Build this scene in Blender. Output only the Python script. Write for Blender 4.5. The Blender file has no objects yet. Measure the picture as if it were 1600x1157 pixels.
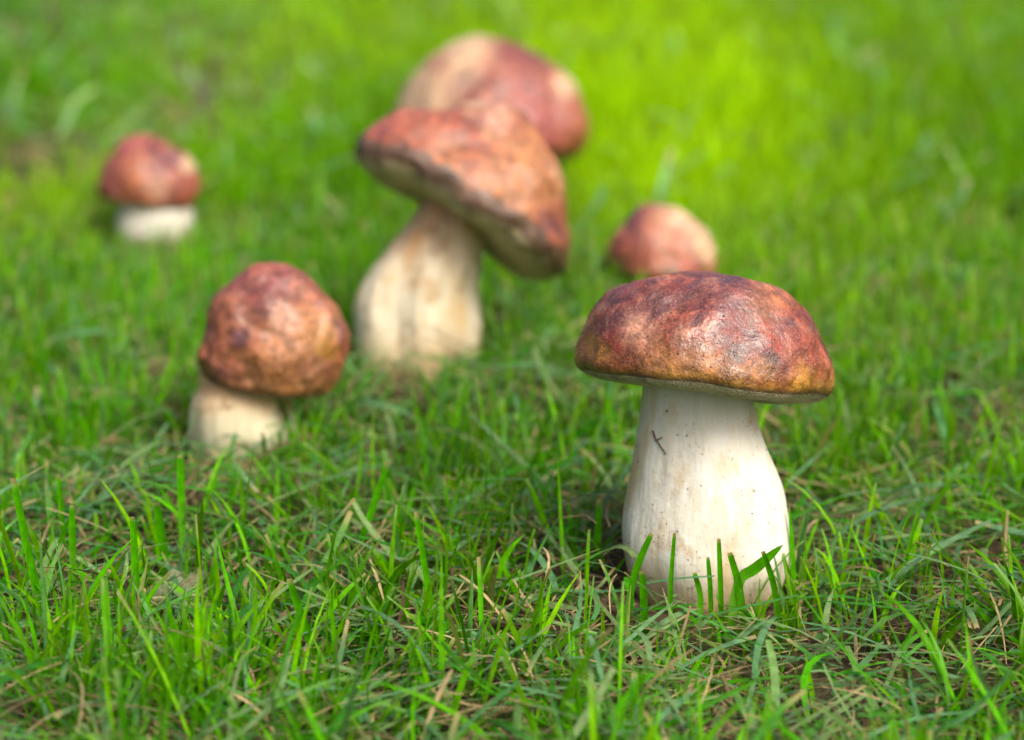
import bpy, math, random
import numpy as np
from mathutils import Vector, Matrix, noise as mnoise, Euler

# ------------------------------------------------------------------ camera, world, sun, exposure
scene = bpy.context.scene
COL = scene.collection
R = math.radians
CAM_H, PITCH, HFOV = 0.307, 14.0, 24.0
cam_d = bpy.data.cameras.new('camera')
cam_d.sensor_width = 36.0
cam_d.lens = 18.0 / math.tan(R(HFOV / 2))
cam_d.clip_start = 0.01
cam_d.clip_end = 2000
cam_d.dof.use_dof = True
cam_d.dof.focus_distance = 0.858
cam_d.dof.aperture_fstop = 6.8
cam_d.dof.aperture_blades = 0
cam = bpy.data.objects.new('camera', cam_d)
COL.objects.link(cam)
cam.location = (0, 0, CAM_H)
cam.rotation_euler = (R(90 - PITCH), 0, 0)
scene.camera = cam

SUN_DIR = Vector((0.42, -0.55, 0.85)).normalized()      # from the scene towards the sun
world = bpy.data.worlds.new('World')
scene.world = world
world.use_nodes = True
wn = world.node_tree.nodes
wl = world.node_tree.links
sky = wn.new('ShaderNodeTexSky')
sky.sky_type = 'NISHITA'
sky.sun_disc = False
sky.sun_elevation = math.asin(SUN_DIR.z)
sky.sun_rotation = math.atan2(SUN_DIR.x, SUN_DIR.y)
sky.air_density = 1.0
sky.dust_density = 10.0
sky.ozone_density = 1.0
wl.new(sky.outputs[0], wn['Background'].inputs[0])
wn['Background'].inputs[1].default_value = 0.10
sun_d = bpy.data.lights.new('sun', 'SUN')
sun_d.energy = 1.5
sun_d.angle = R(28)
sun_d.color = (1.0, 0.96, 0.89)
sun = bpy.data.objects.new('sun', sun_d)
COL.objects.link(sun)
sun.location = (2, -2, 4)
sun.rotation_euler = SUN_DIR.to_track_quat('Z', 'Y').to_euler()

vs = scene.view_settings
vs.view_transform = 'Standard'
vs.look = 'None'
vs.gamma = 1.0
vs.use_curve_mapping = False
vs.exposure = 1.32
scene.render.engine = 'CYCLES'
scene.cycles.use_denoising = True
scene.cycles.max_bounces = 4
scene.cycles.diffuse_bounces = 3
scene.cycles.use_light_tree = False
scene.cycles.adaptive_threshold = 0.02
scene.cycles.transmission_bounces = 6

# ------------------------------------------------------------------ photo pixel -> ground
W, H = 1600, 1157
FPX = W / 2 / math.tan(R(HFOV / 2))
CP, SP = math.cos(R(PITCH)), math.sin(R(PITCH))
def ray(px, py):
    a, b = (px - W / 2) / FPX, (H / 2 - py) / FPX
    return Vector((a, CP + b * SP, -SP + b * CP))
def on_ground(px, py, z=0.0):
    d = ray(px, py)
    t = (z - CAM_H) / d.z
    return Vector((0, 0, CAM_H)) + d * t
def at_y(px, py, y):
    d = ray(px, py)
    return Vector((0, 0, CAM_H)) + d * (y / d.y)
def depth(p):
    return p.y * CP - (p.z - CAM_H) * SP

rng = np.random.default_rng(7)
random.seed(7)
def hgt(x, y):
    x = np.asarray(x, float); y = np.asarray(y, float)
    f = 1.0 / (1.0 + (np.hypot(x, y) / 60.0) ** 2)
    return f * (0.0022 * np.sin(x * 31 + 1.3 * np.sin(y * 17)) + 0.0026 * np.sin(y * 27 + 2.1 + 1.1 * np.sin(x * 13))
                + 0.004 * np.sin(x * 7.3 + 0.7) * np.sin(y * 6.1 + 0.4))
_lat = rng.random((64, 64))
def vnoise(x, y, s):                                       # cheap 2-D value noise, 0..1
    x = np.asarray(x) * s + 200.3; y = np.asarray(y) * s + 200.7
    xi = np.floor(x).astype(int); yi = np.floor(y).astype(int)
    fx = x - xi; fy = y - yi
    fx = fx * fx * (3 - 2 * fx); fy = fy * fy * (3 - 2 * fy)
    g = lambda i, j: _lat[i % 64, j % 64]
    return (g(xi, yi) * (1 - fx) + g(xi + 1, yi) * fx) * (1 - fy) + (g(xi, yi + 1) * (1 - fx) + g(xi + 1, yi + 1) * fx) * fy

# ------------------------------------------------------------------ helpers
def link(o, parent=None):
    COL.objects.link(o)
    if parent is not None:
        o.parent = parent
    return o
def tag(o, label=None, cat=None, group=None, kind=None):
    for k, v in (('label', label), ('category', cat), ('group', group), ('kind', kind)):
        if v:
            o[k] = v
    return o
def empty(name, loc):
    o = bpy.data.objects.new(name, None)
    o.empty_display_size = 0.02
    o.location = loc
    return link(o)
def mesh_np(name, verts, faces, mat, attrs=None, smooth=True):
    """verts (N,3); faces list of (M,k) index arrays; attrs {name: (N,) or (N,4)}"""
    me = bpy.data.meshes.new(name)
    verts = np.asarray(verts, np.float32)
    if isinstance(faces, np.ndarray):
        faces = [faces]
    loops = np.concatenate([f.reshape(-1) for f in faces]).astype(np.int32)
    tot = np.concatenate([np.full(len(f), f.shape[1]) for f in faces]).astype(np.int32)
    start = np.concatenate([[0], np.cumsum(tot)[:-1]]).astype(np.int32)
    me.vertices.add(len(verts)); me.vertices.foreach_set('co', verts.reshape(-1))
    me.loops.add(len(loops)); me.loops.foreach_set('vertex_index', loops)
    me.polygons.add(len(tot)); me.polygons.foreach_set('loop_start', start)
    me.polygons.foreach_set('loop_total', tot)
    me.update(calc_edges=True)
    if smooth:
        me.polygons.foreach_set('use_smooth', np.ones(len(tot), bool))
    for k, v in (attrs or {}).items():
        v = np.asarray(v, np.float32)
        if v.ndim == 1:
            a = me.attributes.new(k, 'FLOAT', 'POINT'); a.data.foreach_set('value', v)
        else:
            a = me.attributes.new(k, 'FLOAT_COLOR', 'POINT'); a.data.foreach_set('color', v.reshape(-1))
    me.materials.append(mat)
    me.validate()
    return me
def obj(name, me, parent=None):
    return link(bpy.data.objects.new(name, me), parent)

class NT:
    """small node-tree builder"""
    def __init__(s, name):
        s.m = bpy.data.materials.new(name); s.m.use_nodes = True
        s.n = s.m.node_tree.nodes; s.l = s.m.node_tree.links
        s.bsdf = s.n['Principled BSDF']; s.out = s.n['Material Output']
    def put(s, inp, v):
        if hasattr(v, 'is_output'):
            s.l.new(v, inp)
        elif v is not None:
            if inp.type == 'RGBA' and len(v) == 3:
                v = (*v, 1)
            inp.default_value = v
    def attr(s, name, out='Fac'):
        a = s.n.new('ShaderNodeAttribute'); a.attribute_name = name
        return a.outputs[out]
    def coord(s, scale=(1, 1, 1), off=(0, 0, 0)):
        c = s.n.new('ShaderNodeTexCoord'); m = s.n.new('ShaderNodeMapping')
        m.inputs['Scale'].default_value = scale; m.inputs['Location'].default_value = off
        s.l.new(c.outputs['Object'], m.inputs[0])
        return m.outputs[0]
    def noise(s, vec, scale, detail=4, rough=0.55, dist=0.0):
        t = s.n.new('ShaderNodeTexNoise'); s.put(t.inputs['Vector'], vec)
        t.inputs['Scale'].default_value = scale; t.inputs['Detail'].default_value = detail
        t.inputs['Roughness'].default_value = rough; t.inputs['Distortion'].default_value = dist
        return t.outputs[0]
    def voro(s, vec, scale, feature='F1', rnd=1.0):
        t = s.n.new('ShaderNodeTexVoronoi'); t.feature = feature; s.put(t.inputs['Vector'], vec)
        t.inputs['Scale'].default_value = scale; t.inputs['Randomness'].default_value = rnd
        return t.outputs['Distance']
    def ramp(s, fac, a, b, lo=0.0, hi=1.0):
        t = s.n.new('ShaderNodeMapRange'); t.interpolation_type = 'SMOOTHSTEP'
        s.put(t.inputs['Value'], fac); t.inputs['From Min'].default_value = a; t.inputs['From Max'].default_value = b
        t.inputs['To Min'].default_value = lo; t.inputs['To Max'].default_value = hi
        return t.outputs[0]
    def math(s, op, a, b=0.0, c=None):
        t = s.n.new('ShaderNodeMath'); t.operation = op
        s.put(t.inputs[0], a); s.put(t.inputs[1], b)
        if c is not None: s.put(t.inputs[2], c)
        return t.outputs[0]
    def mix(s, fac, a, b, mode='MIX'):
        t = s.n.new('ShaderNodeMix'); t.data_type = 'RGBA'; t.blend_type = mode
        s.put(t.inputs['Factor'], fac); s.put(t.inputs[6], a); s.put(t.inputs[7], b)
        return t.outputs[2]
    def bump(s, h, dist, strength=1.0, prev=None):
        t = s.n.new('ShaderNodeBump'); s.put(t.inputs['Height'], h)
        t.inputs['Distance'].default_value = dist; t.inputs['Strength'].default_value = strength
        if prev is not None: s.l.new(prev, t.inputs['Normal'])
        return t.outputs[0]
    def sep(s, vec):
        t = s.n.new('ShaderNodeSeparateXYZ'); s.put(t.inputs[0], vec); return t.outputs

# ------------------------------------------------------------------ materials
def mat_soil():
    k = NT('soil')
    c = k.coord()
    n1 = k.noise(c, 55, 6, 0.65); n2 = k.noise(c, 420, 4, 0.6)
    col = k.mix(k.ramp(n1, 0.35, 0.65), (0.018, 0.012, 0.008), (0.06, 0.04, 0.024))
    col = k.mix(k.ramp(n2, 0.5, 0.72, 0, 0.6), col, (0.17, 0.12, 0.07))
    moss = k.ramp(k.noise(c, 14, 3), 0.5, 0.68, 0, 0.55)
    col = k.mix(moss, col, (0.035, 0.07, 0.012))
    # beyond the lawn built blade by blade the turf is only a colour
    y = k.sep(k.coord())[1]
    far = k.ramp(y, 3.6, 6.0)
    turf = k.mix(k.ramp(k.noise(c, 2.2, 6, 0.7), 0.3, 0.7), (0.04, 0.11, 0.008), (0.10, 0.22, 0.014))
    col = k.mix(far, col, turf)
    k.put(k.bsdf.inputs['Base Color'], col)
    k.bsdf.inputs['Roughness'].default_value = 0.95
    k.bsdf.inputs['Specular IOR Level'].default_value = 0.2
    k.put(k.bsdf.inputs['Normal'], k.bump(n1, 0.004, 0.8, k.bump(n2, 0.001, 0.8)))
    return k.m

def mat_blade(name, trans=0.48, rough=0.36, spec=0.12):
    k = NT(name)
    a = k.attr('col', 'Color'); e = k.attr('across')
    # fine veins along the blade
    v = k.math('ABSOLUTE', k.math('SINE', k.math('MULTIPLY', e, 8.0)))
    col = k.mix(k.math('MULTIPLY', v, 0.5), a, (0.62, 0.75, 0.35), 'MULTIPLY')
    c = k.coord()
    blot = k.ramp(k.noise(c, 240, 3), 0.32, 0.7, 0.78, 1.14)
    hs = k.n.new('ShaderNodeHueSaturation'); k.put(hs.inputs['Value'], blot); k.put(hs.inputs['Color'], col)
    col = hs.outputs[0]
    k.put(k.bsdf.inputs['Base Color'], col)
    k.bsdf.inputs['Roughness'].default_value = rough
    k.bsdf.inputs['Specular IOR Level'].default_value = spec
    k.put(k.bsdf.inputs['Normal'], k.bump(v, 0.0003, 0.6))
    t = k.n.new('ShaderNodeBsdfTranslucent')
    k.put(t.inputs['Color'], k.mix(1.0, col, (1.25, 1.12, 0.5), 'MULTIPLY'))
    m = k.n.new('ShaderNodeMixShader'); m.inputs[0].default_value = trans
    k.l.new(k.bsdf.outputs[0], m.inputs[1]); k.l.new(t.outputs[0], m.inputs[2])
    k.l.new(m.outputs[0], k.out.inputs['Surface'])
    return k.m

def mat_cap(seed, pale=0.0, dirt=1.0, red=(0.20, 0.034, 0.020), scale=1.0, ochre=0.4, spots=(), coat=0.1, rim=1.015):
    k = NT('cap_skin')
    off = (seed * 3.17, seed * 1.71, seed * 2.39)
    c = k.coord(off=off)
    ring = k.attr('ring')
    n1 = k.noise(c, 34 * scale, 5, 0.6, 0.6)
    n2 = k.noise(c, 75 * scale, 5, 0.62, 0.4)
    n3 = k.noise(c, 210, 5, 0.65)
    col = k.mix(k.ramp(n1, 0.42, 0.62), red, (0.31, 0.088, 0.040))                    # red to tan orange
    col = k.mix(k.ramp(k.noise(k.coord(off=(off[0] + 5, off[1], off[2])), 40 * scale, 4, 0.6, 0.5), 0.50, 0.66, 0, 0.85),
                col, (0.105, 0.026, 0.032))                                            # purple brown areas
    col = k.mix(k.ramp(n2, 0.56, 0.74, 0, 0.75 ), col, (0.42, 0.18, 0.095))            # pale worn patches
    if pale > 0:
        col = k.mix(k.ramp(k.noise(k.coord(off=(off[0], off[1] + 9, off[2])), 24 * scale, 3, 0.5), 0.62 - 0.25 * pale, 0.78 - 0.22 * pale, 0, 0.95),
                    col, (0.70, 0.50, 0.32))
    # pigment patches; several pale and cream ones are highlights painted into the skin
    px, _, pz = k.sep(k.coord())
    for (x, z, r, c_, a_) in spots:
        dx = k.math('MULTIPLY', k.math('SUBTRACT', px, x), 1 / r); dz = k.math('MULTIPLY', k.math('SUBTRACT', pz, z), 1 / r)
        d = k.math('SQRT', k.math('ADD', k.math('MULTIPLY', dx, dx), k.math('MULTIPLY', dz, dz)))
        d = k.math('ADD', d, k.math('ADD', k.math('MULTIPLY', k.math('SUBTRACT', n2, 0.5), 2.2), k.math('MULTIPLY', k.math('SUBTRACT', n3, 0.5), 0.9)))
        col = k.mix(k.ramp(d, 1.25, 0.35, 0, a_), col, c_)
    # ochre towards the edge, soil on the very edge
    edge = k.math('ADD', ring, k.math('MULTIPLY', k.math('SUBTRACT', n1, 0.5), 0.55))
    col = k.mix(k.ramp(edge, 0.74, 0.93, 0, 0.9 * ochre), col, (0.36, 0.155, 0.03))
    col = k.mix(k.ramp(k.math('ADD', edge, k.math('MULTIPLY', n3, 0.12)), 0.95, 1.07, 0, min(1, 1.6 * ochre)), col, (0.33, 0.18, 0.022))
    col = k.mix(k.ramp(k.math('ADD', ring, k.math('ADD', k.math('MULTIPLY', n3, 0.10), k.math('MULTIPLY', k.math('SUBTRACT', n1, 0.5), 3.0 * (1.015 - rim)))), rim, rim + 0.035, 0, 0.92), col, (0.085, 0.05, 0.03))
    mot = k.n.new('ShaderNodeHueSaturation'); k.put(mot.inputs['Color'], col)
    k.put(mot.inputs['Value'], k.math('MULTIPLY', k.ramp(n3, 0.34, 0.66, 0.54, 1.04), k.ramp(k.noise(c, 120, 4, 0.7, 0.3), 0.36, 0.62, 0.66, 1.10)))
    mot.inputs['Saturation'].default_value = 1.0
    col = mot.outputs[0]
    # blotches, pits and specks of soil
    blot = k.math('MULTIPLY', k.ramp(n2, 0.36, 0.27), k.ramp(n3, 0.35, 0.6))
    col = k.mix(k.math('MULTIPLY', blot, 0.85 * dirt), col, (0.10, 0.045, 0.028))
    fine = k.math('MULTIPLY', k.ramp(k.noise(c, 800, 2, 0.5), 0.57, 0.65), k.ramp(k.noise(c, 60, 3), 0.40, 0.58))
    col = k.mix(k.math('MULTIPLY', fine, 0.75 * dirt), col, (0.05, 0.028, 0.018))
    col = k.mix(k.ramp(k.noise(c, 1300, 2), 0.58, 0.72, 0, 0.25), col, (0.60, 0.38, 0.28))  # tiny specular glints painted as pale specks
    k.put(k.bsdf.inputs['Base Color'], col)
    k.put(k.bsdf.inputs['Roughness'], k.ramp(n3, 0.3, 0.7, 0.30, 0.62))
    k.bsdf.inputs['Specular IOR Level'].default_value = 0.5
    k.bsdf.inputs['Subsurface Weight'].default_value = 0.12
    k.put(k.bsdf.inputs['Coat Weight'], k.ramp(n2, 0.45, 0.65, 0.0, coat))
    k.bsdf.inputs['Coat Roughness'].default_value = 0.13
    k.bsdf.inputs['Subsurface Radius'].default_value = (1.0, 0.4, 0.2)
    k.bsdf.inputs['Subsurface Scale'].default_value = 0.003
    b = k.bump(n2, 0.0035, 0.55)
    b = k.bump(n3, 0.0011, 0.6, b)
    b = k.bump(k.noise(c, 900, 3, 0.6), 0.0004, 0.5, b)
    k.put(k.bsdf.inputs['Normal'], b)
    k.put(k.bsdf.inputs['Coat Normal'], b)
    return k.m

def mat_pores(seed, col0=(0.50, 0.44, 0.30), dark=0.35):
    k = NT('pore_layer')
    c = k.coord(off=(seed * 2.1, seed, seed * 3.3))
    v = k.voro(c, 1500)
    n = k.noise(c, 110, 4, 0.6)
    col = k.mix(k.ramp(v, 0.15, 0.55), (col0[0] * 0.45, col0[1] * 0.42, col0[2] * 0.38), col0)
    col = k.mix(k.ramp(n, 0.48, 0.7, 0, 0.8), col, (0.20, 0.13, 0.07))
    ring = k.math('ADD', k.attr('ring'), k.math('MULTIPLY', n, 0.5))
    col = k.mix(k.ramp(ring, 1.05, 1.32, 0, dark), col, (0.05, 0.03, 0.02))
    k.put(k.bsdf.inputs['Base Color'], col)
    k.bsdf.inputs['Roughness'].default_value = 0.8
    k.put(k.bsdf.inputs['Normal'], k.bump(v, 0.0006, 0.7, k.bump(n, 0.002, 0.5)))
    return k.m

def mat_stem(seed, white=(0.52, 0.51, 0.465), stain=0.5, top_stain=0.0, dirty=0.5, blotch=0.0):
    k = NT('stem_flesh')
    off = (seed * 1.3, seed * 2.7, seed * 0.9)
    c = k.coord(off=off)
    cs = k.coord(scale=(1, 1, 0.10), off=off)
    up = k.attr('up')                                       # 0 at the soil, 1 under the cap
    streak = k.noise(cs, 330, 4, 0.6)
    wide = k.noise(k.coord(scale=(1, 1, 0.3), off=off), 75, 4, 0.55)
    n = k.noise(c, 60, 5, 0.6)
    n3 = k.noise(c, 330, 4, 0.6)
    col = k.mix(k.ramp(streak, 0.36, 0.64, 0, 0.32), white, (white[0] * 0.80, white[1] * 0.72, white[2] * 0.52))
    col = k.mix(k.ramp(wide, 0.50, 0.72, 0, stain), col, (0.42, 0.29, 0.13))
    col = k.mix(k.ramp(n, 0.56, 0.74, 0, stain * 0.9), col, (0.36, 0.23, 0.10))
    low = k.math('ADD', up, k.math('MULTIPLY', n, 0.32))
    col = k.mix(k.ramp(low, 0.50, 0.20, 0, 0.85), col, (0.36, 0.25, 0.11))
    low2 = k.math('ADD', up, k.math('MULTIPLY', n3, 0.25))
    col = k.mix(k.ramp(low2, 0.20, 0.08, 0, 0.8), col, (0.15, 0.10, 0.055))
    if top_stain > 0:
        col = k.mix(k.ramp(k.math('ADD', up, k.math('MULTIPLY', wide, 0.5)), 0.72, 1.15, 0, top_stain), col, (0.42, 0.22, 0.085))
    if blotch > 0:
        bl = k.math('MULTIPLY', k.ramp(k.noise(k.coord(off=(off[0] + 4, off[1], off[2])), 62, 5, 0.65, 0.0), 0.52, 0.64), k.ramp(n3, 0.3, 0.6, .4, 1))
        col = k.mix(k.math('MULTIPLY', bl, blotch), col, (0.20, 0.115, 0.05))
    speck = k.math('MULTIPLY', k.ramp(k.noise(c, 620, 2, 0.5), 0.64, 0.70), k.ramp(n, 0.46, 0.62))
    col = k.mix(k.math('MULTIPLY', speck, dirty), col, (0.09, 0.06, 0.035))
    k.put(k.bsdf.inputs['Base Color'], col)
    k.bsdf.inputs['Roughness'].default_value = 0.55
    k.bsdf.inputs['Specular IOR Level'].default_value = 0.35
    k.bsdf.inputs['Subsurface Weight'].default_value = 0.2
    k.bsdf.inputs['Subsurface Radius'].default_value = (1.0, 0.7, 0.4)
    k.bsdf.inputs['Subsurface Scale'].default_value = 0.004
    b = k.bump(streak, 0.0009, 0.6)
    b = k.bump(n3, 0.0006, 0.5, b)
    k.put(k.bsdf.inputs['Normal'], b)
    return k.m

def mat_plain(name, col, rough=0.9, var=0.4, scale=500):
    k = NT(name)
    n = k.noise(k.coord(), scale, 3)
    k.put(k.bsdf.inputs['Base Color'], k.mix(n, tuple(x * (1 - var) for x in col), tuple(x * (1 + var) for x in col)))
    k.bsdf.inputs['Roughness'].default_value = rough
    return k.m

M_SOIL = mat_soil()
M_BLADE = mat_blade('grass_leaf')
M_DRY = mat_blade('dry_grass', trans=0.15, rough=0.65, spec=0.25)
M_CRUMB = mat_plain('soil_crumb', (0.055, 0.034, 0.022))
M_TWIG = mat_plain('dead_fibre', (0.10, 0.055, 0.03))

# ------------------------------------------------------------------ ground
def axis(lo, hi, step, far):
    a = list(np.arange(lo, hi + 1e-6, step)); s = step; x = a[-1]
    while x < far:
        s *= 1.35; x += s; a.append(x)
    s = step; x = a[0]; pre = []
    while x > -far:
        s *= 1.35; x -= s; pre.append(x)
    return np.array(pre[::-1] + a)
gx = axis(-1.0, 1.0, 0.012, 600); gy = axis(0.3, 3.0, 0.012, 600)
X, Y = np.meshgrid(gx, gy)
nearw = np.exp(-(np.hypot(X, Y - 1.2) / 2.5) ** 4)
Z = hgt(X, Y) + nearw * 0.003 * (vnoise(X, Y, 55) - 0.5)
nx, ny = len(gx), len(gy)
idx = np.arange(nx * ny).reshape(ny, nx)
q = np.stack([idx[:-1, :-1], idx[:-1, 1:], idx[1:, 1:], idx[1:, :-1]], -1).reshape(-1, 4)
ground = obj('ground', mesh_np('ground', np.stack([X, Y, Z], -1).reshape(-1, 3), q, M_SOIL))
tag(ground, 'dark brown lawn soil under the grass', 'ground', kind='structure')

# ------------------------------------------------------------------ mushrooms
def spline(pts, n):
    """Catmull-Rom through rows of pts, n samples, even in parameter by chord length"""
    P = np.asarray(pts, float)
    d = np.concatenate([[0], np.cumsum(np.linalg.norm(np.diff(P[:, :2], axis=0), axis=1))])
    d /= d[-1]
    T = np.linspace(0, 1, n)
    out = []
    for t in T:
        i = min(max(np.searchsorted(d, t) - 1, 0), len(P) - 2)
        u = (t - d[i]) / max(d[i + 1] - d[i], 1e-9)
        p0, p1, p2, p3 = P[max(i - 1, 0)], P[i], P[i + 1], P[min(i + 2, len(P) - 1)]
        h = 0.5 * ((2 * p1) + (-p0 + p2) * u + (2 * p0 - 5 * p1 + 4 * p2 - p3) * u * u + (-p0 + 3 * p1 - 3 * p2 + p3) * u ** 3)
        out.append(h)
    return np.array(out)

def lathe_faces(nr, ns):
    i = np.arange(nr - 1)[:, None] * ns + np.arange(ns)[None, :]
    j = np.arange(nr - 1)[:, None] * ns + (np.arange(ns)[None, :] + 1) % ns
    return np.stack([i, i + ns, j + ns, j], -1).reshape(-1, 4)

def lump_field(V, lumps):
    s = np.zeros(len(V))
    for (x, y, z, amp, wid) in lumps:
        d2 = (V[:, 0] - x) ** 2 + (V[:, 1] - y) ** 2 + (V[:, 2] - z) ** 2
        s += amp * np.exp(-d2 / (2 * wid * wid))
    return s

def make_mushroom(name, label, base_px, spec, seed):
    g = on_ground(*base_px)
    g.z = float(hgt(g.x, g.y))
    s = depth(g) / FPX
    root = empty(name, g)
    tag(root, label, 'mushroom', 'red-brown capped mushrooms in the lawn')
    NS = spec.get('ns', 128)
    th = np.linspace(0, 2 * math.pi, NS, endpoint=False)
    # ---- cap, in units of its radius, then scaled, tilted and set on the stem
    cp = spec['cap']
    prof = spline(cp['profile'], spec.get('nr', 64))
    rr, zz = prof[:, 0], prof[:, 1]
    rr = np.maximum(rr, 0.0005)
    ring = np.linspace(0, 1, len(rr))
    def skin(rr, zz, lumpy=1.0, rw=None):
        rimw = np.ones(NS) + sum(a * np.cos(k * th + p) for k, a, p in cp.get('rim', [(2, .02, .5), (3, .015, 2.), (5, .008, 1.)]))
        X = rr[:, None] * np.cos(th) * rimw; Y = rr[:, None] * np.sin(th) * rimw * cp.get('ry', 1.0)
        wav = sum(a * np.cos(k * th + p) for k, a, p in cp.get('wave', [(2, .02, 1.), (3, .02, .3), (7, .006, .2)]))
        Z = zz[:, None] + (rr[:, None] ** 2.5) * wav
        V = np.stack([X, Y, Z], -1).reshape(-1, 3)
        nrm = V - np.array([0, 0, 0.15]); nrm /= np.linalg.norm(nrm, axis=1)[:, None] + 1e-9
        dsp = lump_field(V, cp.get('lumps', []))
        na = cp.get('noise', 0.03)
        nz = np.array([mnoise.noise(Vector(v * 2.2) + Vector((seed * 3.1, seed, 0))) * na
                       + mnoise.noise(Vector(v * 5.5) + Vector((0, seed * 2.3, seed))) * na * 0.38
                       + mnoise.noise(Vector(v * 14) + Vector((seed, 0, seed * 1.3))) * na * 0.11 for v in V])
        V = V + nrm * ((dsp + nz) * lumpy)[:, None]
        return V
    V = skin(rr, zz)
    rad = cp['r'] * s
    kw = dict(cp['mat']); sp_ = []
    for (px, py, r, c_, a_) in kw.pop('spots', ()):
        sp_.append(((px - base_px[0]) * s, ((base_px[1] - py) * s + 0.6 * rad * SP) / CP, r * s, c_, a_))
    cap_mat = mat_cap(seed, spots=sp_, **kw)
    rot = np.array(Matrix.Rotation(R(cp.get('roll', 0)), 3, 'Y') @ Matrix.Rotation(R(-cp.get('back', 0)), 3, 'X'))
    # turn the cap about its own axis first so that seeds differ
    cen = np.array([cp['c'][0] * s, cp.get('cy', 0) * s, cp['c'][1] * s / CP])
    def place(V):
        return (V * rad) @ rot.T + cen
    capV = place(V)
    cap = obj('cap', mesh_np('cap', capV, lathe_faces(len(rr), NS)[:, ::-1], cap_mat, {'ring': np.repeat(ring, NS)}), root)
    if cp.get('label'): cap['label'] = cp['label']
    # ---- pore layer closing the cap from below, from the rim in to the stem
    end = np.array([rr[-1], zz[-1]])
    b = cp.get('belly', 0.10)
    pts = [end, (end[0] * 0.97, end[1] - b * 0.45), (end[0] * 0.86, end[1] - b), (0.6, end[1] - b * 1.1), (0.3, end[1] - b * 0.6), (0.06, end[1] - b * 0.3)]
    pp = spline(pts, 22)
    PV = skin(pp[:, 0], pp[:, 1])
    pring = np.linspace(1, 0, len(pp))
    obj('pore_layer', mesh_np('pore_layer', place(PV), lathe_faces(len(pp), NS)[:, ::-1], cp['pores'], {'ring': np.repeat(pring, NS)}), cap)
    # ---- stem
    st = spec['stem']
    sp = spline([(z, x, r) for x, z, r in st['path']], spec.get('nst', 72))   # (z, x, r)
    up = np.linspace(0, 1, len(sp))
    prev = None
    fold = st.get('fold', [])
    rows = []
    for i, (z, x, r) in enumerate(sp):
        f = 1 + sum(a * np.cos(k * th + p + 0.6 * up[i]) * (1 - up[i]) ** e for k, a, p, e in fold)
        f = f + 0.02 * np.cos(2 * th + seed) + 0.012 * np.cos(3 * th + 2 * seed)
        rows.append(np.stack([(x + r * f * np.cos(th)) * s, (st.get('y', 0) + up[i] * st.get('dy', 0) + r * f * np.sin(th) * st.get('ry', 1)) * s,
                              np.full(NS, z * s / CP)], -1))
    SV = np.concatenate(rows)
    cenl = np.repeat(np.stack([sp[:, 1] * s, np.zeros(len(sp)), sp[:, 0] * s / CP], -1), NS, 0)
    nrm = SV - cenl; nrm[:, 2] = 0; nrm /= np.linalg.norm(nrm, axis=1)[:, None] + 1e-9
    ns = st.get('noise', 0.0012)
    dz = np.array([mnoise.noise(Vector((v[0] * 60, v[1] * 60, v[2] * 26)) + Vector((seed, seed * 2, 0))) * ns
                   + mnoise.noise(Vector((v[0] * 190, v[1] * 190, v[2] * 40)) + Vector((0, seed, 3))) * ns * 0.30 for v in SV])
    SV = SV + nrm * dz[:, None]
    obj('stem', mesh_np('stem', SV, lathe_faces(len(sp), NS), st['mat'], {'up': np.repeat(up, NS)}), root)
    # ---- crumbs of soil sticking to the skin: too small to pick apart
    nc = spec.get('crumbs', 0)
    if nc:
        r_ = random.Random(seed * 11 + 3)
        cv, cf = [], []
        tet = np.array([(1, 0, -.7), (-.5, .87, -.7), (-.5, -.87, -.7), (0, 0, 1.0), (.9, .9, .2), (-.9, .3, .3)]) * 0.7
        tf = np.array([(0, 1, 2), (0, 4, 1), (0, 3, 4), (4, 3, 1), (1, 3, 5), (1, 5, 2), (2, 5, 3), (2, 3, 0)])
        for _ in range(nc):
            if r_.random() < 0.78:
                row = int(len(rr) * (1 - abs(r_.gauss(0, 0.28)))) ; row = max(3, min(len(rr) - 1, row))
                p = capV[row * NS + r_.randrange(NS)]
            else:
                row = int(len(sp) * min(0.95, abs(r_.gauss(0, 0.38)) + 0.05))
                p = SV[row * NS + r_.randrange(NS)]
            z = r_.choice([0.00018, 0.00022, 0.0003, 0.0003, 0.0004, 0.0006])
            m = np.array(Euler((r_.random() * 6, r_.random() * 6, r_.random() * 6)).to_matrix())
            n0 = len(cv) * 6
            cv.append((tet * np.array([1, r_.uniform(.6, 1.2), r_.uniform(.4, .9)])) @ m.T * z + p); cf.append(tf + n0)
        cr = obj('soil_crumbs', mesh_np('soil_crumbs', np.concatenate(cv), np.concatenate(cf), M_CRUMB, smooth=False), root)
        tag(cr, kind='stuff')
    root['_s'] = s
    return root, s, SV, NS

BUN = [(0, .885), (.2, .875), (.45, .83), (.68, .72), (.86, .52), (.965, .30), (1.0, .14), (.99, 0.05), (.95, 0.0)]
DOME = [(0, 1.25), (.25, 1.22), (.52, 1.10), (.78, .86), (.95, .55), (1.0, .28), (.97, .10), (.90, .0)]
STEMS = []
PURP = (0.105, 0.026, 0.036); DARK = (0.055, 0.022, 0.016); PALE_SHINE = (0.52, 0.27, 0.18); TAN = (0.38, 0.15, 0.05); OCHRE = (0.38, 0.19, 0.012); ROSE = (0.27, 0.06, 0.058); CREAM = (0.58, 0.40, 0.24)  # the pale tone paints cap highlights as skin colour

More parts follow.
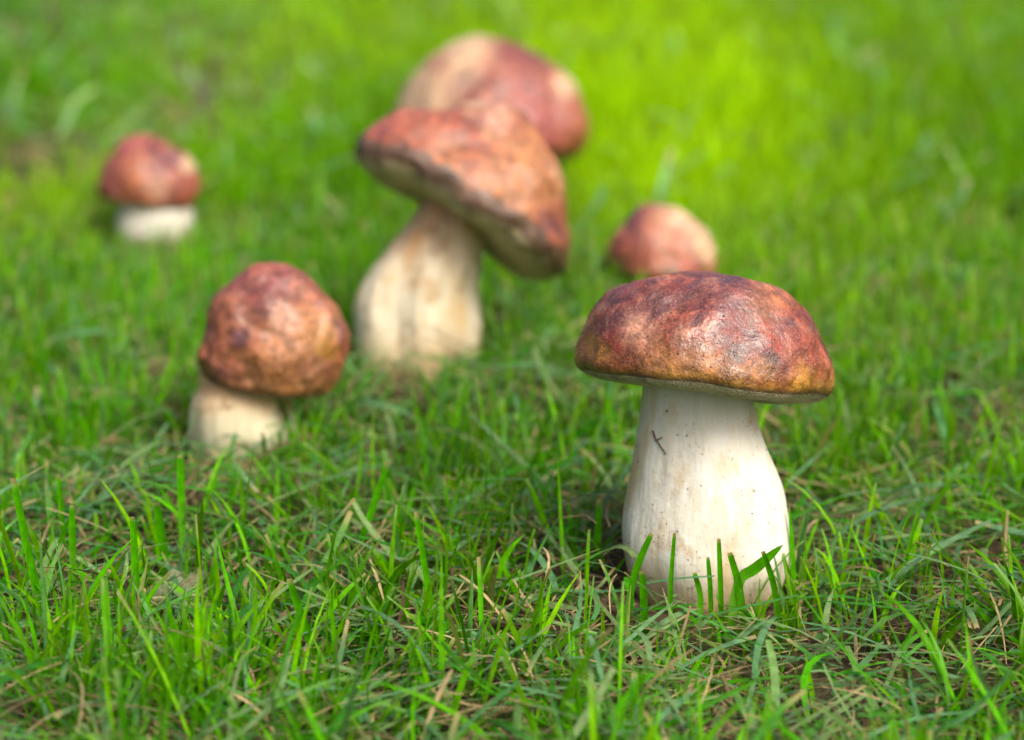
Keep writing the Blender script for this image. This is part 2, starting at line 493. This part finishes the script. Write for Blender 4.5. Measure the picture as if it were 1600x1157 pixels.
# the sharp one with the broad cap and the clean white stem
hero, s_hero, heroSV, heroNS = make_mushroom('mushroom', 'mushroom with broad glossy red cap on a clean thick white stem', (1103, 930), dict(
    ns=192, nr=96, nst=110, crumbs=1500,
    cap=dict(profile=BUN, r=194, c=(-11, 324), cy=12, back=14.5, roll=7.5, noise=0.045, belly=0.055,
             rim=[(2, .012, .5), (3, .014, 2.), (5, .006, 1.), (9, .004, 0)], wave=[(2, .025, 1.4), (3, .018, .3), (5, .010, 2.2), (11, .004, .2)],
             lumps=[(-.62, -.45, .62, .05, .16), (-.80, 0, .50, .05, .2), (-.52, -.1, .82, -.05, .11), (.15, -.55, .70, .03, .2), (.80, -.1, .62, -.03, .35), (-.30, -.72, .55, -.045, .10), (-.75, -.5, .35, .03, .15)],
             mat=dict(ochre=0.5, coat=0.55, spots=[(1120, 450, 80, PURP, .75), (950, 470, 40, PURP, .7), (1010, 480, 22, DARK, .5), (985, 525, 30, PALE_SHINE, .65), (1060, 575, 55, TAN, .75), (925, 562, 22, OCHRE, .55), (1225, 598, 26, OCHRE, .8),
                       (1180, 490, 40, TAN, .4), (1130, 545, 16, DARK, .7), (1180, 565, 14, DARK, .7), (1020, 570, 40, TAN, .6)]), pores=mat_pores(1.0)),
    stem=dict(path=[(-2, -14, 92), (0, 4, 109), (1, 31, 120), (1, 68, 129), (-2, 109, 128), (-6, 177, 115), (-13, 239, 99), (-19, 300, 86), (-21, 345, 84)],
              dy=12, mat=mat_stem(1.0, stain=0.75, dirty=.9, blotch=.22), noise=0.0013, fold=[(7, .012, 0, 1), (4, .02, 1., 1)])), 1.0)
STEMS.append((hero.location.x, hero.location.y, 130 * s_hero))

# the brownish knobbly one
m2, s2, _, _ = make_mushroom('mushroom', 'squat mushroom with knobbly tan-brown cap streaked with soil', (381, 716), dict(
    ns=160, nr=80, crumbs=160,
    cap=dict(profile=[(0, 1.74), (.28, 1.70), (.56, 1.54), (.80, 1.24), (.95, .86), (1.0, .48), (.96, .18), (.86, .02)], r=107, c=(43, 118), cy=-8, back=4, roll=6, noise=0.08, belly=0.05,
             rim=[(2, .03, .5), (3, .03, 2.), (5, .015, 1.)],
             lumps=[(-.15, -.1, 1.5, .07, .30), (-.62, -.3, 1.05, .06, .2), (.70, -.2, .85, .14, .28), (.42, -.35, 1.30, -.12, .20), (-.5, -.55, 1.15, .07, .16), (-.85, -.4, .5, .03, .25), (-.35, -.6, 1.0, -.05, .14)],
             mat=dict(pale=0.1, dirt=1.2, red=(0.26, 0.078, 0.038), ochre=0.15, spots=[(420, 430, 50, ROSE, .5), (350, 500, 45, (.30, .09, .04), .6), (500, 520, 40, (.40, .19, .07), .8), (460, 555, 85, (.32, .13, .045), .85), (420, 605, 24, DARK, .6), (350, 585, 20, DARK, .4), (455, 500, 24, PALE_SHINE, .9), (392, 522, 16, PURP, .95), (335, 515, 14, PURP, .8),
                       (505, 575, 30, DARK, .5), (400, 590, 40, DARK, .35), (520, 535, 26, OCHRE, .6)]), pores=mat_pores(2.4)),
    stem=dict(path=[(-2, -14, 60), (-2, 10, 78), (-1, 50, 84), (0, 90, 80), (10, 120, 72), (20, 150, 66)], mat=mat_stem(2.4, stain=0.85, top_stain=0.95, white=(.49, .455, .32), blotch=.9, dirty=.9),
              fold=[(6, .03, 0, .5)])), 2.4)
STEMS.append((m2.location.x, m2.location.y, 84 * s2))

# the leaning one showing its underside
m3, s3, _, _ = make_mushroom('mushroom', 'leaning mushroom showing the pale underside of its tilted cap', (656, 585), dict(
    ns=160, nr=80, crumbs=60,
    cap=dict(profile=[(0, .98), (.22, .94), (.45, .81), (.66, .61), (.85, .38), (.97, .18), (1.0, .07), (.97, .0)], r=178, c=(62, 241), cy=0, back=18, roll=34, noise=0.055, belly=0.06, ry=0.92,
             rim=[(2, .03, .5), (3, .03, 2.6), (5, .012, 1.)], wave=[(2, .05, 2.6), (3, .03, .9), (6, .02, .2), (11, .014, 1.2), (17, .010, .5), (29, .006, 2)],
             lumps=[(-.80, -.25, .28, .14, .24), (-.22, -.1, .92, .10, .24), (.35, -.45, .5, .05, .25)],
             mat=dict(pale=0.1, dirt=0.8, red=(0.25, 0.06, 0.032), ochre=0.12, rim=0.93, spots=[(600, 205, 50, ROSE, .9), (690, 165, 40, PURP, .5), (735, 180, 36, CREAM, .85), (780, 220, 30, PALE_SHINE, .8), (660, 220, 60, (.36, .10, .05), .7),
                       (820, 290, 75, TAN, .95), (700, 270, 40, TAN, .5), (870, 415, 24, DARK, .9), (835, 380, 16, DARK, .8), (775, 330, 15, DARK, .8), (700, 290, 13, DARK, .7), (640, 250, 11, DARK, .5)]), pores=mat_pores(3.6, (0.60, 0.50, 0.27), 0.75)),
    stem=dict(path=[(-4, -16, 84), (-6, 20, 97), (-5, 72, 99), (-5, 135, 91), (31, 202, 71), (66, 268, 56), (78, 300, 54)], ry=.9,
              mat=mat_stem(3.6, stain=0.85, top_stain=0.95, white=(.52, .47, .36), blotch=.75), noise=0.003, fold=[(6, .06, 2.0, 1.1), (9, .035, 0.7, .7), (3, .05, 2, 1)])), 3.6)
STEMS.append((m3.location.x, m3.location.y, 100 * s3))

# the small one standing apart
m4, s4, _, _ = make_mushroom('mushroom', 'small button mushroom with pinkish cap standing by itself beside bare soil', (243, 385), dict(
    ns=112, nr=56,
    cap=dict(profile=DOME, r=77, c=(-10, 59), cy=0, back=8, roll=6, noise=0.07, belly=0.04,
             lumps=[(-.35, 0, 1.15, .14, .35), (.60, -.2, .75, .10, .25), (.35, -.5, .9, -.07, .16)],
             mat=dict(pale=0.0, dirt=0.5, red=(0.25, 0.048, 0.035), ochre=0.1, spots=[(205, 240, 30, ROSE, .8), (225, 285, 34, (.40, .125, .045), .8), (258, 305, 20, PALE_SHINE, .95), (305, 275, 16, CREAM, .9), (280, 262, 12, PURP, .9), (190, 310, 30, PURP, .4)]), pores=mat_pores(4.9)),  # pale spot and right-edge cream are highlights painted on
    stem=dict(path=[(0, -12, 46), (0, 15, 58), (2, 45, 57), (0, 68, 50), (-2, 90, 44)], mat=mat_stem(4.9, stain=0.35, white=(.50, .49, .44)))), 4.9)
STEMS.append((m4.location.x, m4.location.y, 58 * s4))

# the one behind the sharp mushroom
m5, s5, _, _ = make_mushroom('mushroom', 'pale pinkish cream mushroom half hidden behind the broad red glossy cap', (1060, 490), dict(
    ns=112, nr=56,
    cap=dict(profile=DOME, r=84, c=(-34, 39), cy=0, back=4, roll=14, noise=0.07, belly=0.04,
             lumps=[(-.45, 0, 1.1, .12, .3), (.3, 0, 1.15, .06, .3), (.05, -.5, .95, -.04, .15)],
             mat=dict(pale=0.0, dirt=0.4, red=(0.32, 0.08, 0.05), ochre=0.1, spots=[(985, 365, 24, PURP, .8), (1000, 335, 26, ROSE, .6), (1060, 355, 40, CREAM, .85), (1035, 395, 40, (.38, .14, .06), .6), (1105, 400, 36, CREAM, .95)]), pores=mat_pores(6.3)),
    stem=dict(path=[(-10, -12, 50), (-12, 10, 60), (-20, 35, 56), (-28, 62, 48)], mat=mat_stem(6.3, stain=0.4))), 6.3)
STEMS.append((m5.location.x, m5.location.y, 60 * s5))

# the far one behind the leaning one
m6, s6, _, _ = make_mushroom('mushroom', 'large round-capped mushroom with cream patches rising behind the leaning mushroom', (768, 322), dict(
    ns=128, nr=64,
    cap=dict(profile=[(0, 1.12), (.25, 1.09), (.52, .97), (.78, .74), (.95, .44), (1.0, .22), (.97, .08), (.90, .0)], r=145, c=(-5, 102), cy=0, back=8, roll=8, noise=0.06, belly=0.05,
             lumps=[(-.4, 0, .95, .08, .35), (.85, -.3, .4, .05, .25), (.05, -.3, 1.0, -.05, .15)],
             mat=dict(pale=0.0, dirt=0.4, red=(0.25, 0.05, 0.036), scale=0.7, ochre=0.0, spots=[(650, 150, 50, CREAM, .95), (730, 75, 50, CREAM, .9), (700, 130, 50, CREAM, .6), (830, 90, 60, PURP, .5), (885, 140, 28, CREAM, .9), (840, 190, 50, ROSE, .7), (740, 140, 34, PURP, .5)]), pores=mat_pores(7.7)),  # the right-hand cream spot is a painted highlight
    stem=dict(path=[(0, -14, 70), (0, 20, 84), (0, 60, 80), (0, 100, 66), (0, 135, 60)], mat=mat_stem(7.7, stain=0.5))), 7.7)
STEMS.append((m6.location.x, m6.location.y, 84 * s6))

# ------------------------------------------------------------------ grass
def bez_blades(P0, az, th0, bend, L, Wd, face, S, fold, tip, curl=None):
    """N curved blades. returns verts (N,S+1,3,3) with left, mid, right per row and t"""
    N = len(L)
    t = np.linspace(0, 1, S + 1)
    tm = (t[:-1] + t[1:]) / 2
    ang = th0[:, None] + bend[:, None] * tm[None, :] ** 1.4                 # from vertical
    aza = az[:, None] + (0 if curl is None else curl[:, None] * tm[None, :])
    dl = (L / S)[:, None]
    dx = np.sin(ang) * np.cos(aza) * dl; dy = np.sin(ang) * np.sin(aza) * dl; dz = np.cos(ang) * dl
    z0 = np.zeros((N, 1))
    C = np.stack([np.concatenate([z0, np.cumsum(d, 1)], 1) for d in (dx, dy, dz)], -1) + P0[:, None, :]
    T = np.diff(C, axis=1); T = np.concatenate([T, T[:, -1:]], 1); T /= np.linalg.norm(T, axis=-1, keepdims=True) + 1e-12
    fa = face[:, None] + 0.5 * t[None, :]
    side0 = np.stack([-np.sin(fa), np.cos(fa), 0 * fa], -1)
    side = side0 - (side0 * T).sum(-1, keepdims=True) * T
    side /= np.linalg.norm(side, axis=-1, keepdims=True) + 1e-9
    nrm = np.cross(T, side)
    prof = (0.72 + 0.28 * np.minimum(1, t / 0.25))[None, :] * np.where(t[None, :] < 0.55, 1.0, 1.0 - (1 - tip[:, None]) * ((t[None, :] - 0.55) / 0.45) ** 1.5)
    w = Wd[:, None] * 0.5 * prof
    mid = C + nrm * (w * fold[:, None])[..., None]
    V = np.stack([C - side * w[..., None], mid, C + side * w[..., None]], 2)
    return V, t
def blade_arrays(V, cols, t, tipcol=None, tipw=None, basecol=None):
    N, S1 = V.shape[:2]
    base = (np.arange(N) * S1 * 3)[:, None, None]
    r = (np.arange(S1 - 1) * 3)[None, :, None]
    c = np.arange(2)[None, None, :]
    a = base + r + c
    F = np.stack([a, a + 1, a + 4, a + 3], -1).reshape(-1, 4)
    col = np.repeat(cols[:, None, :], S1, 1)
    if basecol is not None:
        k = np.clip(1 - t / 0.35, 0, 1)[None, :, None] * 0.45
        col = col * (1 - k) + np.asarray(basecol) * k
    if tipcol is not None:
        k = np.clip((t[None, :] - 1 + tipw[:, None]) / np.maximum(tipw[:, None], 1e-3), 0, 1)[..., None] * (tipw > 0.01)[:, None, None]
        col = col * (1 - k) + tipcol[:, None, :] * k
    col = np.repeat(col[:, :, None, :], 3, 2).reshape(-1, 3)
    col = np.concatenate([np.clip(col, 0, 1), np.ones((len(col), 1))], 1)
    ac = np.tile(np.array([-1, 0, 1.0]), N * S1)
    return V.reshape(-1, 3), F, {'col': col, 'across': ac}

G_FRESH = np.array([0.080, 0.39, 0.0005]); G_DEEP = np.array([0.024, 0.19, 0.001]); G_YEL = np.array([0.44, 0.76, 0.0005])
G_BLUE = np.array([0.12, 0.27, 0.14]); G_PALE = np.array([0.25, 0.37, 0.16]); STRAW = np.array([0.38, 0.28, 0.16]); BROWN = np.array([0.15, 0.09, 0.05])
def spot(px, py):
    g = on_ground(px, py); return g.x, g.y
def gauss(x, y, c, rx, ry):
    return np.exp(-((x - c[0]) / rx) ** 2 - ((y - c[1]) / ry) ** 2)
def sunlit_yellow(x, y):            # yellower turf; the sunlit patch at the back is painted into its colour
    return np.clip(gauss(x, y, spot(1000, 110), .15, 1.0) * 1.3 + gauss(x, y, spot(950, 240), .09, .30) * 0.9 + gauss(x, y, spot(1400, 40), .30, 1.4) * 0.40 + gauss(x, y, spot(560, 40), .25, 1.2) * .35
                   + gauss(x, y, spot(30, 330), .10, .25) * 0.6 + gauss(x, y, spot(560, 60), .15, .7) * 0.3, 0, 1)
BARE = [(spot(1420, 850), .028, .055, .85), (spot(1530, 900), .025, .05, .6), (spot(60, 270), .13, .40, .92), (spot(300, 200), .09, .40, .92), (spot(40, 60), .12, .5, .6), (spot(330, 60), .12, .4, .5), (spot(650, 600), .035, .09, .6),
        (spot(215, 600), .03, .06, .5), (spot(250, 440), .04, .1, .5), (spot(860, 640), .03, .06, .5), (spot(950, 850), .03, .05, .6), (spot(300, 980), .04, .04, .5), (spot(640, 900), .06, .04, .4)]
def bare(x, y):
    b = np.zeros_like(x)
    for c, rx, ry, a in BARE:
        b = np.maximum(b, a * gauss(x, y, c, rx, ry))
    return b
def clear_stems(x, y, L=None):
    ok = np.ones(len(x), bool)
    for sx, sy, r in STEMS:
        ok &= np.hypot(x - sx, y - sy) > r * 1.02
    return ok
def sample(y0, y1, n, wide=0.30):
    y = np.sqrt(rng.uniform(y0 ** 2, y1 ** 2, n)); hw = 0.10 + wide * y
    return rng.uniform(-1, 1, n) * hw, y

def grass_zone(name, y0, y1, n_tuft, per, S, wmul, lmul, keep_p, seedcol):
    x, y = sample(y0, y1, n_tuft)
    d = vnoise(x, y, 22) * 0.6 + vnoise(x, y, 60) * 0.4
    p = np.clip(keep_p + (d - 0.5) * 2.0, 0.05, 1) * (1 - bare(x, y))
    for sx, sy, r_ in STEMS:
        p = p * (1 - 0.45 * gauss(x, y, (sx, sy - r_ - 0.03), r_ * 1.4, .045))
    k = rng.random(n_tuft) < p
    x, y = x[k], y[k]
    cnt = rng.integers(per[0], per[1] + 1, len(x))
    clump = np.repeat(rng.uniform(.62, 1.32, len(x)), cnt)
    tx = np.repeat(x, cnt); ty = np.repeat(y, cnt)
    N = len(tx)
    j = rng.normal(0, 0.0035, (N, 2))
    tx = tx + j[:, 0]; ty = ty + j[:, 1]
    k = clear_stems(tx, ty); tx, ty, j, clump = tx[k], ty[k], j[k], clump[k]; N = len(tx)
    az = np.arctan2(j[:, 1], j[:, 0]) + rng.normal(0, 0.8, N)
    L = np.clip(rng.gamma(7, 0.0042, N), 0.012, 0.062) * lmul
    # the turf is shorter right in front of the sharp mushroom
    fr = np.zeros(N)
    for sx, sy, r_ in STEMS:
        fr = np.maximum(fr, gauss(tx, ty, (sx, sy - r_ - 0.035), r_ * 1.5, .05))
    L *= (1 - 0.5 * fr) * (1 - 0.35 * bare(tx, ty))
    near = np.clip((1.15 - ty) / 0.3, 0, 1)
    th0 = np.abs(rng.normal(0, 0.22 + 0.16 * near, N)); bend = rng.normal(0.25, 0.35, N) + near * np.abs(rng.normal(0, .25, N))
    Wd = np.where(rng.random(N) < .35, rng.uniform(.0007, .0013, N), rng.uniform(0.0013, 0.0026, N)) * wmul
    face = rng.uniform(0, math.pi * 2, N)
    fold = rng.uniform(0.1, 0.55, N)
    cut = rng.random(N) < 0.42
    tip = np.where(cut, rng.uniform(.35, .85, N), 0.05)
    P = np.stack([tx, ty, hgt(tx, ty) - 0.001], -1)
    V, t = bez_blades(P, az, th0, bend, L, Wd, face, S, fold, tip)
    mixr = rng.random(N); sun_k = sunlit_yellow(tx, ty)
    patch = vnoise(tx, ty, 5.0)
    a = np.clip(rng.normal(0.55, 0.28, N) + (patch - .5) * 0.7, 0, 1)[:, None]
    col = G_DEEP * (1 - a) + G_FRESH * a
    farf = np.clip((ty - 1.1) / 0.8, 0, 1)
    yl = np.clip(rng.beta(1.3, 5, N) * (0.7 - .25 * farf) + sun_k * 0.95, 0, 1)[:, None]
    col = col * (1 - yl) + G_YEL * yl
    bl = ((mixr < 0.14 - .09 * farf) * rng.uniform(.4, .9, N))[:, None] * (1 - sun_k[:, None])
    col = col * (1 - bl) + G_BLUE * bl
    dr = ((mixr > 0.975 + .02 * farf) * rng.uniform(.5, 1, N))[:, None]
    col = col * (1 - dr) + STRAW * dr
    big = 0.72 + 0.56 * vnoise(tx, ty, 9.0 / np.maximum(1, ty))
    col = col * (rng.uniform(.85, 1.15, N) * clump * big)[:, None]
    tc = np.where((rng.random(N) < .25)[:, None], STRAW * 1.1, G_PALE * np.array([1.0, 1.1, .8]))
    tw = np.where(cut, rng.uniform(.015, .05, N), np.where(rng.random(N) < .12, rng.uniform(.02, .2, N), 0)) * (ty < 1.6)
    vv, F, at = blade_arrays(V, col, t, tc, tw, G_PALE * np.array([.55, .85, .1]))
    o = obj(name, mesh_np(name, vv, F, M_BLADE, at))
    return o, N

def litter_zone(name, y0, y1, n, mat, Lr, Wr, cols, S, lift, keep=1.0, tipc=True, bare_pref=0.0, flat=(1.35, 0.12)):
    x, y = sample(y0, y1, n)
    k = clear_stems(x, y) & (rng.random(n) < keep * (1 - .8 * sunlit_yellow(x, y) * (y > 1.4)) * (1 - bare_pref * (1 - bare(x, y))))
    x, y = x[k], y[k]; N = len(x)
    az = rng.uniform(0, 2 * math.pi, N)
    th0 = np.clip(rng.normal(flat[0], flat[1], N), 0.7, 1.75); bend = rng.normal(0.15, 0.35, N)
    L = rng.uniform(*Lr, N) * rng.uniform(.6, 1.1, N)
    Wd = rng.uniform(*Wr, N)
    rise = L * np.maximum(0, -np.cos(th0 + bend * .6))
    P = np.stack([x, y, hgt(x, y) + rng.uniform(*lift, N) + rise], -1)
    face = az + rng.normal(0, 0.5, N)
    V, t = bez_blades(P, az, th0, bend, L, Wd, face, S, rng.uniform(-.3, .5, N), np.where(rng.random(N) < .5, .7, .1), rng.normal(0, .5, N))
    floor = hgt(V[..., 0], V[..., 1]) + 0.0008
    V[..., 2] = np.maximum(V[..., 2], floor)
    # nothing lies inside a stem
    for sx, sy, r in STEMS:
        pass
    ok = np.ones(N, bool)
    for sx, sy, r in STEMS:
        ok &= (np.hypot(V[..., 0] - sx, V[..., 1] - sy).min((1, 2)) > r)
    V = V[ok]; N = len(V)
    ci = rng.integers(0, len(cols), N); cj = rng.integers(0, len(cols), N); m = rng.random(N)[:, None]
    C = np.asarray(cols); col = (C[ci] * m + C[cj] * (1 - m)) * rng.uniform(.7, 1.25, N)[:, None]
    tw = np.where(rng.random(N) < .5, rng.uniform(.03, .2, N), 0) if tipc else np.zeros(N)
    vv, F, at = blade_arrays(V, col, t, np.repeat((STRAW * 1.4)[None], N, 0), tw)
    return obj(name, mesh_np(name, vv, F, mat, at))

o, n1 = grass_zone('lawn_grass', 0.45, 1.12, 9500, (2, 5), 6, 1.0, 1.0, 0.38, 0)
tag(o, 'fresh green lawn grass around the sharp mushroom and in front', 'grass', kind='stuff')
o, n2 = grass_zone('lawn_grass', 1.12, 2.3, 26000, (2, 5), 4, 1.05, 1.0, 0.72, 0)
tag(o, 'soft green lawn grass between the blurred mushrooms', 'grass', kind='stuff')
o, n3 = grass_zone('lawn_grass', 2.3, 6.5, 48000, (2, 4), 2, 1.7, 1.05, 0.85, 0)
tag(o, 'bright green lawn receding into the blurred background', 'grass', kind='stuff')
o = litter_zone('grass_clippings', 0.45, 1.5, 12500, M_BLADE, (.018, .06), (.0009, .0031), [G_BLUE * 1.15, G_BLUE, G_PALE, G_PALE * .8, G_DEEP * 1.2, G_FRESH], 5, (.002, .014), flat=(1.36, .17))
tag(o, 'flat bluish green grass clippings strewn over the turf', 'grass clippings', kind='stuff')
o = litter_zone('grass_clippings', 1.5, 4.0, 4500, M_BLADE, (.025, .06), (.003, .006), [G_BLUE, G_BLUE * 1.3, G_PALE * 1.1], 3, (.008, .026), flat=(1.2, .2))
tag(o, 'pale green grass clippings scattered over the blurred far turf', 'grass clippings', kind='stuff')
o = litter_zone('dry_thatch', 0.45, 1.7, 24000, M_DRY, (.012, .05), (.0005, .0015), [STRAW * 1.1, STRAW * .7, BROWN * .8, BROWN * .6, STRAW], 5, (.0005, .008), tipc=False, flat=(1.5, .14))
tag(o, 'tan and brown dead grass thatch lying on the soil', 'thatch', kind='stuff')
o = litter_zone('dry_thatch', 1.7, 3.4, 12000, M_DRY, (.02, .06), (.0015, .003), [STRAW, STRAW * .7, BROWN, BROWN * .8], 3, (.001, .012), tipc=False, flat=(1.45, .14), bare_pref=.85)
tag(o, 'dull brown dead grass on the bare patches of far turf', 'thatch', kind='stuff')

# ------------------------------------------------------------------ single blades one can pick out
def one_blade(name, pts_px, yroot, width, col, label, group=None, ylean=0.0, cutc=True):
    """a blade through photo points standing on the ground at depth yroot"""
    pts = [at_y(px, py, yroot + ylean * i / (len(pts_px) - 1)) for i, (px, py) in enumerate(pts_px)]
    p0 = pts[0]; p0.z = float(hgt(p0.x, p0.y)) - 0.0005
    base = p0.copy()
    P = spline([tuple(p - base) for p in pts] if len(pts) > 2 else [tuple(pts[0] - base), tuple((pts[0] + pts[1]) / 2 - base + Vector((0.0012, 0, 0))), tuple(pts[1] - base)], 11)
    t = np.linspace(0, 1, len(P))
    T = np.gradient(P, axis=0); T /= np.linalg.norm(T, axis=1)[:, None]
    a = random.uniform(-.5, .5)
    side = np.cross(T, np.array([math.sin(a), -math.cos(a), 0.1])); side /= np.linalg.norm(side, axis=1)[:, None]
    nrm = np.cross(T, side)
    w = width * 0.5 * (0.75 + .25 * np.minimum(1, t / .25)) * np.where(t < .5, 1, 1 - (.35 if cutc else .93) * ((t - .5) / .5) ** 1.6)
    V = np.stack([P - side * w[:, None], P + nrm * (w * .4)[:, None], P + side * w[:, None]], 1)[None]
    vv, F, at = blade_arrays(V, np.array([col]), t, np.array([STRAW * 1.3]), np.array([.07 if cutc else .02]), G_PALE * np.array([.8, .95, .4]))
    o = obj(name, mesh_np(name, vv, F, M_BLADE, at))
    o.location = base
    tag(o, label, 'grass blade', group)
    return o
yh = hero.location.y
gF = 'grass blades standing against the white stem'
lF = 'thin green grass blade standing upright against the clean white stem'
for pts, dy, w in [([(975, 975), (990, 905), (1018, 834)], .052, .0026), ([(1050, 985), (1048, 920), (1054, 833)], .050, .0018), ([(1128, 985), (1126, 920), (1123, 842)], .046, .0020),
                   ([(1112, 985), (1110, 925), (1106, 871)], .044, .0018), ([(1165, 995), (1156, 925), (1140, 864)], .050, .0027),
                   ([(1222, 985), (1211, 925), (1192, 862)], .052, .0024), ([(1090, 990), (1095, 940), (1085, 895)], .048, .0022), ([(1010, 985), (1006, 940), (1003, 893)], .050, .0028)]:
    one_blade('grass_blade', pts, yh - dy, w, G_FRESH * random.uniform(.7, 1.1), lF, gF)
one_blade('grass_blade', [(1140, 985), (1152, 915), (1181, 888), (1223, 852)], yh - .05, .0042, G_FRESH * .8, 'broad bent grass blade curving across the foot of the white stem', cutc=False)
one_blade('grass_blade', [(1244, 930), (1238, 860), (1233, 790)], yh - .012, .0022, G_FRESH, 'slender grass blade rising close beside the flank of the white stem', cutc=False)
gL = 'tall grass blades in the clippings before the knobbly mushroom'
lL = 'tall upright green grass blade among the clippings before the knobbly tan-brown mushroom'
for pts, w in [([(75, 1010), (48, 880), (20, 748)], .0031), ([(100, 900), (97, 820), (92, 743)], .0028), ([(217, 1010), (212, 900), (207, 808)], .0028), ([(262, 925), (254, 850), (244, 786)], .0042),
               ([(288, 915), (284, 800), (281, 712)], .0030), ([(118, 960), (114, 880), (112, 790)], .0026), ([(395, 800), (382, 760), (369, 722)], .0042), 
               ([(540, 905), (580, 800), (606, 722)], .0030), ([(505, 1040), (470, 960), (452, 905)], .0034)]:
    one_blade('grass_blade', pts, on_ground(*pts[0]).y, w, G_FRESH * random.uniform(.85, 1.2), lL, gL)

for pts, w, lb in [([(690, 1020), (666, 900), (650, 800)], .0024, 'slender grass blade in the open turf between knobbly mushroom and thick white stem'),
                   ([(930, 905), (934, 840), (936, 780)], .0030, 'upright grass blade on the shaded side of the thick white stem')]:
    one_blade('grass_blade', pts, on_ground(*pts[0]).y, w, G_FRESH * random.uniform(.85, 1.2), lb)

# ------------------------------------------------------------------ small finds
def tube(name, pts, rad, mat, parent=None, n=6):
    P = spline(pts, 18)
    T = np.gradient(P, axis=0); T /= np.linalg.norm(T, axis=1)[:, None]
    a = np.cross(T, np.array([.3, .9, .2])); a /= np.linalg.norm(a, axis=1)[:, None]
    b = np.cross(T, a)
    th = np.linspace(0, 2 * math.pi, n, endpoint=False)
    rr = rad * (1 - 0.5 * np.linspace(0, 1, len(P)))
    V = P[:, None, :] + rr[:, None, None] * (np.cos(th)[None, :, None] * a[:, None, :] + np.sin(th)[None, :, None] * b[:, None, :])
    return obj(name, mesh_np(name, V.reshape(-1, 3), lathe_faces(len(P), n), mat), parent)
# dead fibre clinging to the white stem: found on the stem's own surface
def stem_point(px, py):
    W_ = heroSV + np.array(hero.location)
    o = np.array([0, 0, CAM_H]); d = np.array(ray(px, py))
    front = W_[:, 1] < hero.location.y
    q = (W_ - o); t = (q @ d) / (d @ d)
    dist = np.linalg.norm(q - t[:, None] * d, axis=1) + (~front) * 1.0
    i = int(np.argmin(dist))
    return W_[i] + np.array([0, -0.0005, 0])
fp = [stem_point(*p) for p in [(1019, 672), (1023, 684), (1029, 692), (1034, 700), (1042, 708)]]
f = tube('dead_fibre', np.array(fp) - fp[0], 0.0004, M_TWIG)
f.location = fp[0]
fork = [stem_point(*p) for p in [(1025, 687), (1030, 685), (1034, 682)]]
tube('fork', np.array(fork) - fp[0], 0.0003, M_TWIG, f)
tag(f, 'dark forked plant fibre stuck to the clean white mushroom stem', 'plant fibre')

# torn withered leaf in the clippings
def fallen_leaf():
    g = on_ground(300, 960); g.z = float(hgt(g.x, g.y)) + 0.010
    n, m = 26, 12
    u = np.linspace(0, 1, n); v = np.linspace(-1, 1, m)
    U, Vv = np.meshgrid(u, v, indexing='ij')
    wid = 0.0105 * np.sin(np.pi * np.clip(U * .93 + .05, 0, 1)) ** .7 * (1 + .12 * np.sin(U * 37 + Vv * 3) * (np.abs(Vv) > .8))
    X = (U - .5) * 0.034; Yy = Vv * wid
    Z = 0.004 * np.abs(Vv) ** 1.5 - 0.006 * (U - .5) ** 2 * 8 * .3 + 0.0012 * np.sin(U * 14 + Vv * 4)
    i = np.arange(n * m).reshape(n, m)
    F = np.stack([i[:-1, :-1], i[1:, :-1], i[1:, 1:], i[:-1, 1:]], -1).reshape(-1, 4)
    k = NT('withered_leaf')
    vein = k.voro(k.coord(), 420, 'DISTANCE_TO_EDGE')
    col = k.mix(k.ramp(vein, 0.0, 0.09), (0.17, 0.20, 0.09), (0.085, 0.13, 0.045))
    col = k.mix(k.ramp(k.noise(k.coord(), 160, 3), .5, .65, 0, .7), col, (0.13, 0.09, 0.045))
    k.put(k.bsdf.inputs['Base Color'], col); k.bsdf.inputs['Roughness'].default_value = .6
    tr = k.n.new('ShaderNodeBsdfTranslucent'); k.put(tr.inputs[0], col)
    mx = k.n.new('ShaderNodeMixShader'); mx.inputs[0].default_value = .35
    k.l.new(k.bsdf.outputs[0], mx.inputs[1]); k.l.new(tr.outputs[0], mx.inputs[2]); k.l.new(mx.outputs[0], k.out.inputs[0])
    o = empty('fallen_leaf', g)
    o.rotation_euler = (R(24), R(6), R(12))
    obj('leaf_blade', mesh_np('leaf_blade', np.stack([X, Yy, Z], -1).reshape(-1, 3), F, k.m), o)
    mr = np.array([(x, 0, float(-0.006 * (uu - .5) ** 2 * 2.4 + 0.0012 * math.sin(uu * 14)) + .0003) for uu, x in zip(np.linspace(-.1, 1, 8), (np.linspace(-.1, 1, 8) - .5) * .034)])
    tube('midrib', mr, 0.0005, M_DRY_PLAIN, o)
    tag(o, 'withered grey-green leaf with fine veins lying among the clippings', 'leaf')
M_DRY_PLAIN = mat_plain('leaf_rib', (0.32, 0.28, 0.15), .7)
fallen_leaf()
print('blades', n1, n2, n3)
